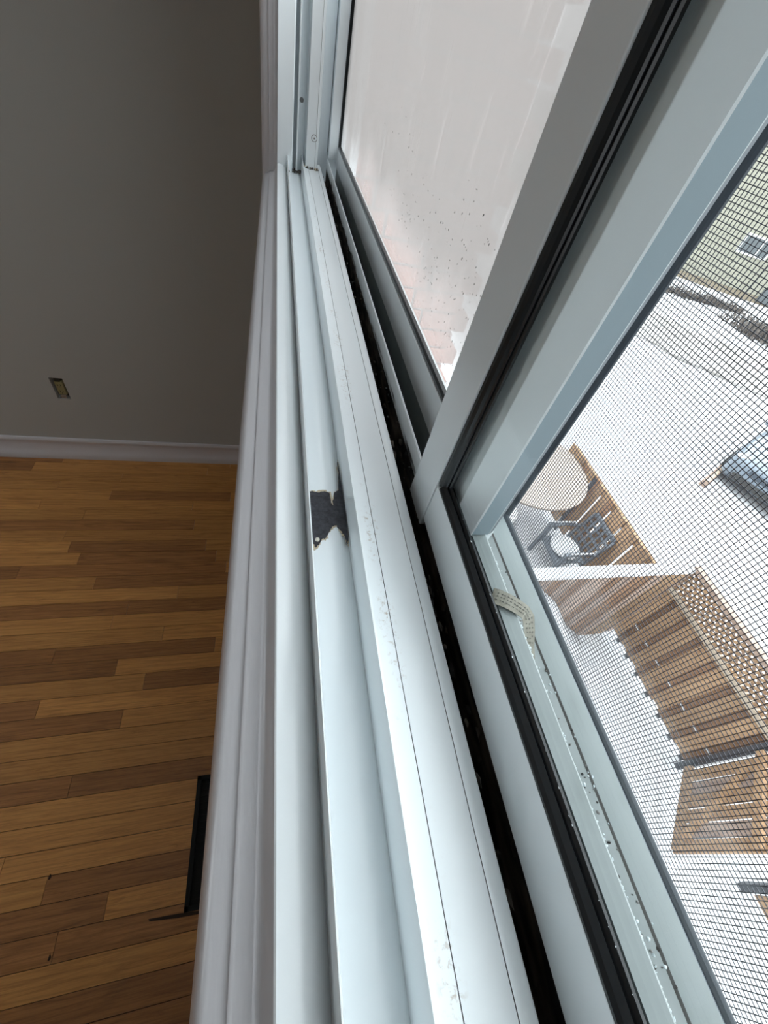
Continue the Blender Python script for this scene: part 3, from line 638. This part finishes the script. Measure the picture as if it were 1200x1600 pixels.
for u in (.2, .4, .6, .8): MB().bar(bk(u, .05), bk(u, 1), .036, .012, 'plastic', n=(1, 0, -.2)).build('back_slat', ch)
for v in (.1, .32, .54, .76): MB().bar(bk(0, v), bk(1, v), .036, .014, 'plastic', n=(1, 0, -.2)).build('back_slat', ch)
child_fix(ch)
b = MB(); b.blob((0, 0, 0), .26, 'snow', 4, .015, (.86, .86, .2), 3); o = b.build('snow_pile', smooth=True); o.location = (4.03, 2.77, -4.147); tag(o, 'rounded snow pile on the seat of the garden chair', 'snow', kind='stuff')
b = MB(); b.blob((0, 0, 0), .36, 'snow', 5, .03, (1.2, .85, .35), 3); o = b.build('snow_heap', smooth=True); o.location = (3.95, 2.08, -4.56); tag(o, 'low snow heap between the chair and the side fence', 'snow', kind='stuff')
for k_, y in enumerate((cyA + .005, cyB - .005)):
    o = MB().box(-.20, .18, -.012, .012, 0, .016, 'snow').build('snow_ridge', bevel=.008); o.location = (4.05, y + (.012 if k_ else -.012), -3.929); tag(o, 'thin snow ridge on the armrest of the garden chair ' + ('nearer the gate' if k_ == 0 else 'nearer the table'), 'snow', kind='stuff')

# ---- round table
tb = thing('patio_table', 'round beige patio table beside the garden chair', 'table', (3.55, 3.80, GROUND))
MB().cyl((3.55, 3.80, -3.53), (3.55, 3.80, -3.50), .88, 'tan', 64).build('tabletop', tb, bevel=.006)
MB().cyl((3.55, 3.80, GROUND), (3.55, 3.80, -3.53), .05, 'whitetrim', 16).cyl((3.55, 3.80, GROUND), (3.55, 3.80, -4.53), .3, 'whitetrim', 24).build('pedestal', tb); child_fix(tb)

# ---- parked car
A0 = math.radians(24); cd = Vector((math.cos(A0), math.sin(A0), 0)); cn = Vector((-cd.y, cd.x, 0)); cc = Vector((9.28, 4.0, GROUND))
car = thing('car', 'blue grey car parked in the snow past the fence', 'car', tuple(cc))
car.rotation_euler = (0, 0, A0)
def loft(secs, k):   # secs: (x, half width, z list as closed half profile)
    b = MB(); vs = []; n = len(secs[0][1])
    for x, pr in secs: vs += [(x, y, z) for y, z in pr]
    fs = []
    for i in range(len(secs) - 1):
        for j in range(n): fs.append((i * n + j, i * n + (j + 1) % n, (i + 1) * n + (j + 1) % n, (i + 1) * n + j))
    fs += [tuple(range(n)), tuple(range((len(secs) - 1) * n, len(secs) * n))[::-1]]
    return b.add(vs, fs, k)
def sec(hw, zb, zt, r=.12): return [(-hw, zb + .05), (-hw * .96, zb), (hw * .96, zb), (hw, zb + .05), (hw, zt - r), (hw - r * .6, zt - r * .25), (hw - r * 2.2, zt), (-hw + r * 2.2, zt), (-hw + r * .6, zt - r * .25), (-hw, zt - r)]
body = loft([(0.0, sec(.62, .30, .62)), (.06, sec(.74, .22, .70)), (.22, sec(.85, .2, .76)), (.6, sec(.90, .2, .84)), (1.15, sec(.91, .2, .93)), (3.5, sec(.91, .2, .96)), (4.1, sec(.88, .22, .98)), (4.35, sec(.78, .3, .90))], 'carpaint').build('body', car, smooth=True, bevel=.01)
cab = loft([(1.1, sec(.80, .85, .93, .03)), (1.75, sec(.66, .85, 1.36, .08)), (2.2, sec(.64, .85, 1.43, .1)), (3.3, sec(.63, .85, 1.42, .1)), (4.1, sec(.72, .85, 1.0, .05))], 'cardark').build('cabin_glass', car, smooth=True)
loft([(1.80, sec(.62, 1.33, 1.39, .02)), (2.2, sec(.62, 1.37, 1.455, .05)), (3.3, sec(.61, 1.37, 1.445, .05))], 'carpaint').build('roof', car, smooth=True)
for sg in (-1, 1):
    MB().blob((.17, sg * .66, .66), .13, 'chrome', 3, 0, (.7, 1.3, .55), 2).build('headlight', car, smooth=True)
    MB().blob((.10, sg * .60, .36), .09, 'tyre', 3, 0, (.5, 1.3, .7), 2).build('fog_lamp', car, smooth=True)
    MB().box(1.35, 1.50, sg * .93 - .08, sg * .93 + .08, .95, 1.08, 'carpaint').build('wing_mirror', car, bevel=.03)
    for xx in (.80, 3.45): 
        wh = MB().cyl((xx, sg * .72, .31), (xx, sg * .925, .31), .32, 'tyre', 28).build('wheel', car, bevel=.02); MB().cyl((xx, sg * .925, .31), (xx, sg * .935, .31), .2, 'steel', 20).build('hubcap', wh)
MB().box(-.005, .05, -.42, .42, .48, .60, 'cardark').build('grille', car, bevel=.01)
MB().box(-.02, .05, -.62, .62, .26, .40, 'tyre').build('lower_grille', car, bevel=.015)
for yy in (-.35, .1): MB().bar((1.14, yy - .25, .945), (1.45, yy + .25, 1.16), .02, .012, 'tyre').build('wiper', car)

o = thing('timber_beam', 'weathered timber beam lying in the snow in front of the car', 'beam', (9.1, 4.75, GROUND))
MB().bar((8.50, 4.50, GROUND + .08), (9.70, 5.12, GROUND + .08), .14, .14, 'cedar_grey').build('beam', o, bevel=.01); MB().bar((8.50, 4.50, GROUND + .155), (9.70, 5.12, GROUND + .155), .07, .012, 'rail').build('beam_edge', o); child_fix(o)

# ---- neighbour house (wall runs along hd, faces the yard)
hd = Vector((.88, -.47, 0)).normalized(); hn = Vector((.47, .88, 0)).normalized(); hA = Vector((19.62, 18.27, 0))
hs = thing('neighbour_house', 'pale yellow sided house across the lane', 'house', tuple(hA + Vector((0, 0, GROUND)))); hs.rotation_euler = (0, 0, math.atan2(hd.y, hd.x))
MB().box(-9, 12, 0, 8, .3, 6.2, 'siding').build('siding_wall', hs)
MB().box(-9, 12, .02, 8, -.1, .32, 'tanstrip').build('foundation', hs)
b = MB(); b.add([(-9.4, -.5, 6.2), (12.4, -.5, 6.2), (12.4, 4, 8.6), (-9.4, 4, 8.6), (-9.4, 8.5, 6.2), (12.4, 8.5, 6.2)], [(0, 1, 2, 3), (3, 2, 5, 4), (0, 3, 4), (1, 5, 2), (0, 4, 5, 1)], 'snow').build('roof', hs)
def hwin(x0, x1, z0, z1):
    f = MB().box(x0, x1, -.06, .02, z0, z1, 'whitetrim').build('window', hs); m_ = x0 + (x1 - x0) * .62
    MB().box(x0 + .07, m_ - .03, -.075, -.055, z0 + .07, z1 - .07, 'darkglass').build('pane', f); MB().box(m_ + .03, x1 - .07, -.075, -.055, z0 + .07, z1 - .07, 'darkglass').build('pane', f)
hwin(.62, 1.98, 1.58, 2.32); hwin(4.6, 6.0, 1.5, 2.5); hwin(-5, -3.4, 1.5, 2.6)
MB().box(2.9, 3.9, -.05, .03, .1, .7, 'darkglass').build('basement_window', hs)
o = MB().cyl((0, 0, 0), (0, 0, 5.6), .028, 'post', 10).build('drain_pole'); p_ = hA + hd * 2.15 - hn * .3; o.location = (p_.x, p_.y, GROUND); tag(o, 'thin dark pole in front of the yellow house', 'pole')

# second pale house seen past the brick corner
h2 = thing('neighbour_house', 'pale two storey house seen through the misted glass', 'house', (17.5, 33, GROUND))
MB().box(14.2, 24, 30, 38, GROUND, -.2, 'siding').build('siding_wall', h2)
b = MB(); b.add([(13.8, 29.6, -.2), (24.4, 29.6, -.2), (24.4, 34, 2.0), (13.8, 34, 2.0), (13.8, 38.4, -.2), (24.4, 38.4, -.2)], [(0, 1, 2, 3), (3, 2, 5, 4), (0, 3, 4), (1, 5, 2), (0, 4, 5, 1)], 'snow').build('roof', h2)
for zz in (-3.4, -1.6):
    for xx in (15.0, 17.2): 
        f = MB().box(xx, xx + 1.2, 29.95, 30.02, zz, zz + 1.1, 'whitetrim').build('window', h2); MB().box(xx + .1, xx + 1.1, 29.93, 29.96, zz + .1, zz + 1.0, 'darkglass').build('pane', f)
child_fix(h2)

# ---- leafless hedge in front of the house
def hedge(label, a, c, wd, ht, n, sd):
    b = MB(); r = random.Random(sd); a, c = Vector(a), Vector(c)
    for i in range(n):
        p = a.lerp(c, r.random()) + Vector((r.uniform(-wd, wd), r.uniform(-wd, wd), 0)); q = p + Vector((r.uniform(-.4, .4), r.uniform(-.4, .4), r.uniform(.3, 1) * ht)); b.cyl(p, q, .022, 'twig', 4, .008)
    return tag(b.build('hedge'), label, 'hedge', kind='stuff')
hedge('long strip of bare brown brush below the yellow house', (16.4, 16.3, GROUND), (19.6, 15.2, GROUND), .25, .35, 420, 1)
hedge('dense grey brown brush at the edge of the lane', (18.2, 13.6, GROUND), (19.8, 11.0, GROUND), .9, .5, 900, 2)

# ---- brick wing of the house, every brick its own object, toothed corner
bw = tag(MB().box(.106, .70, 1.635, 1.95, GROUND, .62, 'mortar').build('wall_brick'), 'salmon brick wing of the house outside the misted pane', kind='structure')
bl = {}
def brick(x0, x1, z):
    key = round(x1 - x0, 3)
    if key not in bl: o = MB().box(-(x1 - x0) / 2, (x1 - x0) / 2, -.012, .09, 0, .0655, 'brick').build('brick', bw, bevel=.002, bseg=1); bl[key] = o
    else: o = bl[key].copy(); C.objects.link(o); o.parent = bw
    o.location = ((x0 + x1) / 2, 1.632 + random.uniform(-.001, .001), z)
z = GROUND; r = 0
while z < .60:
    e = .785 if r % 2 else .735; x = e
    while x > .13:
        xa = max(x - .205, .118); brick(xa, x, z); x = xa - .010
    z += .0755; r += 1
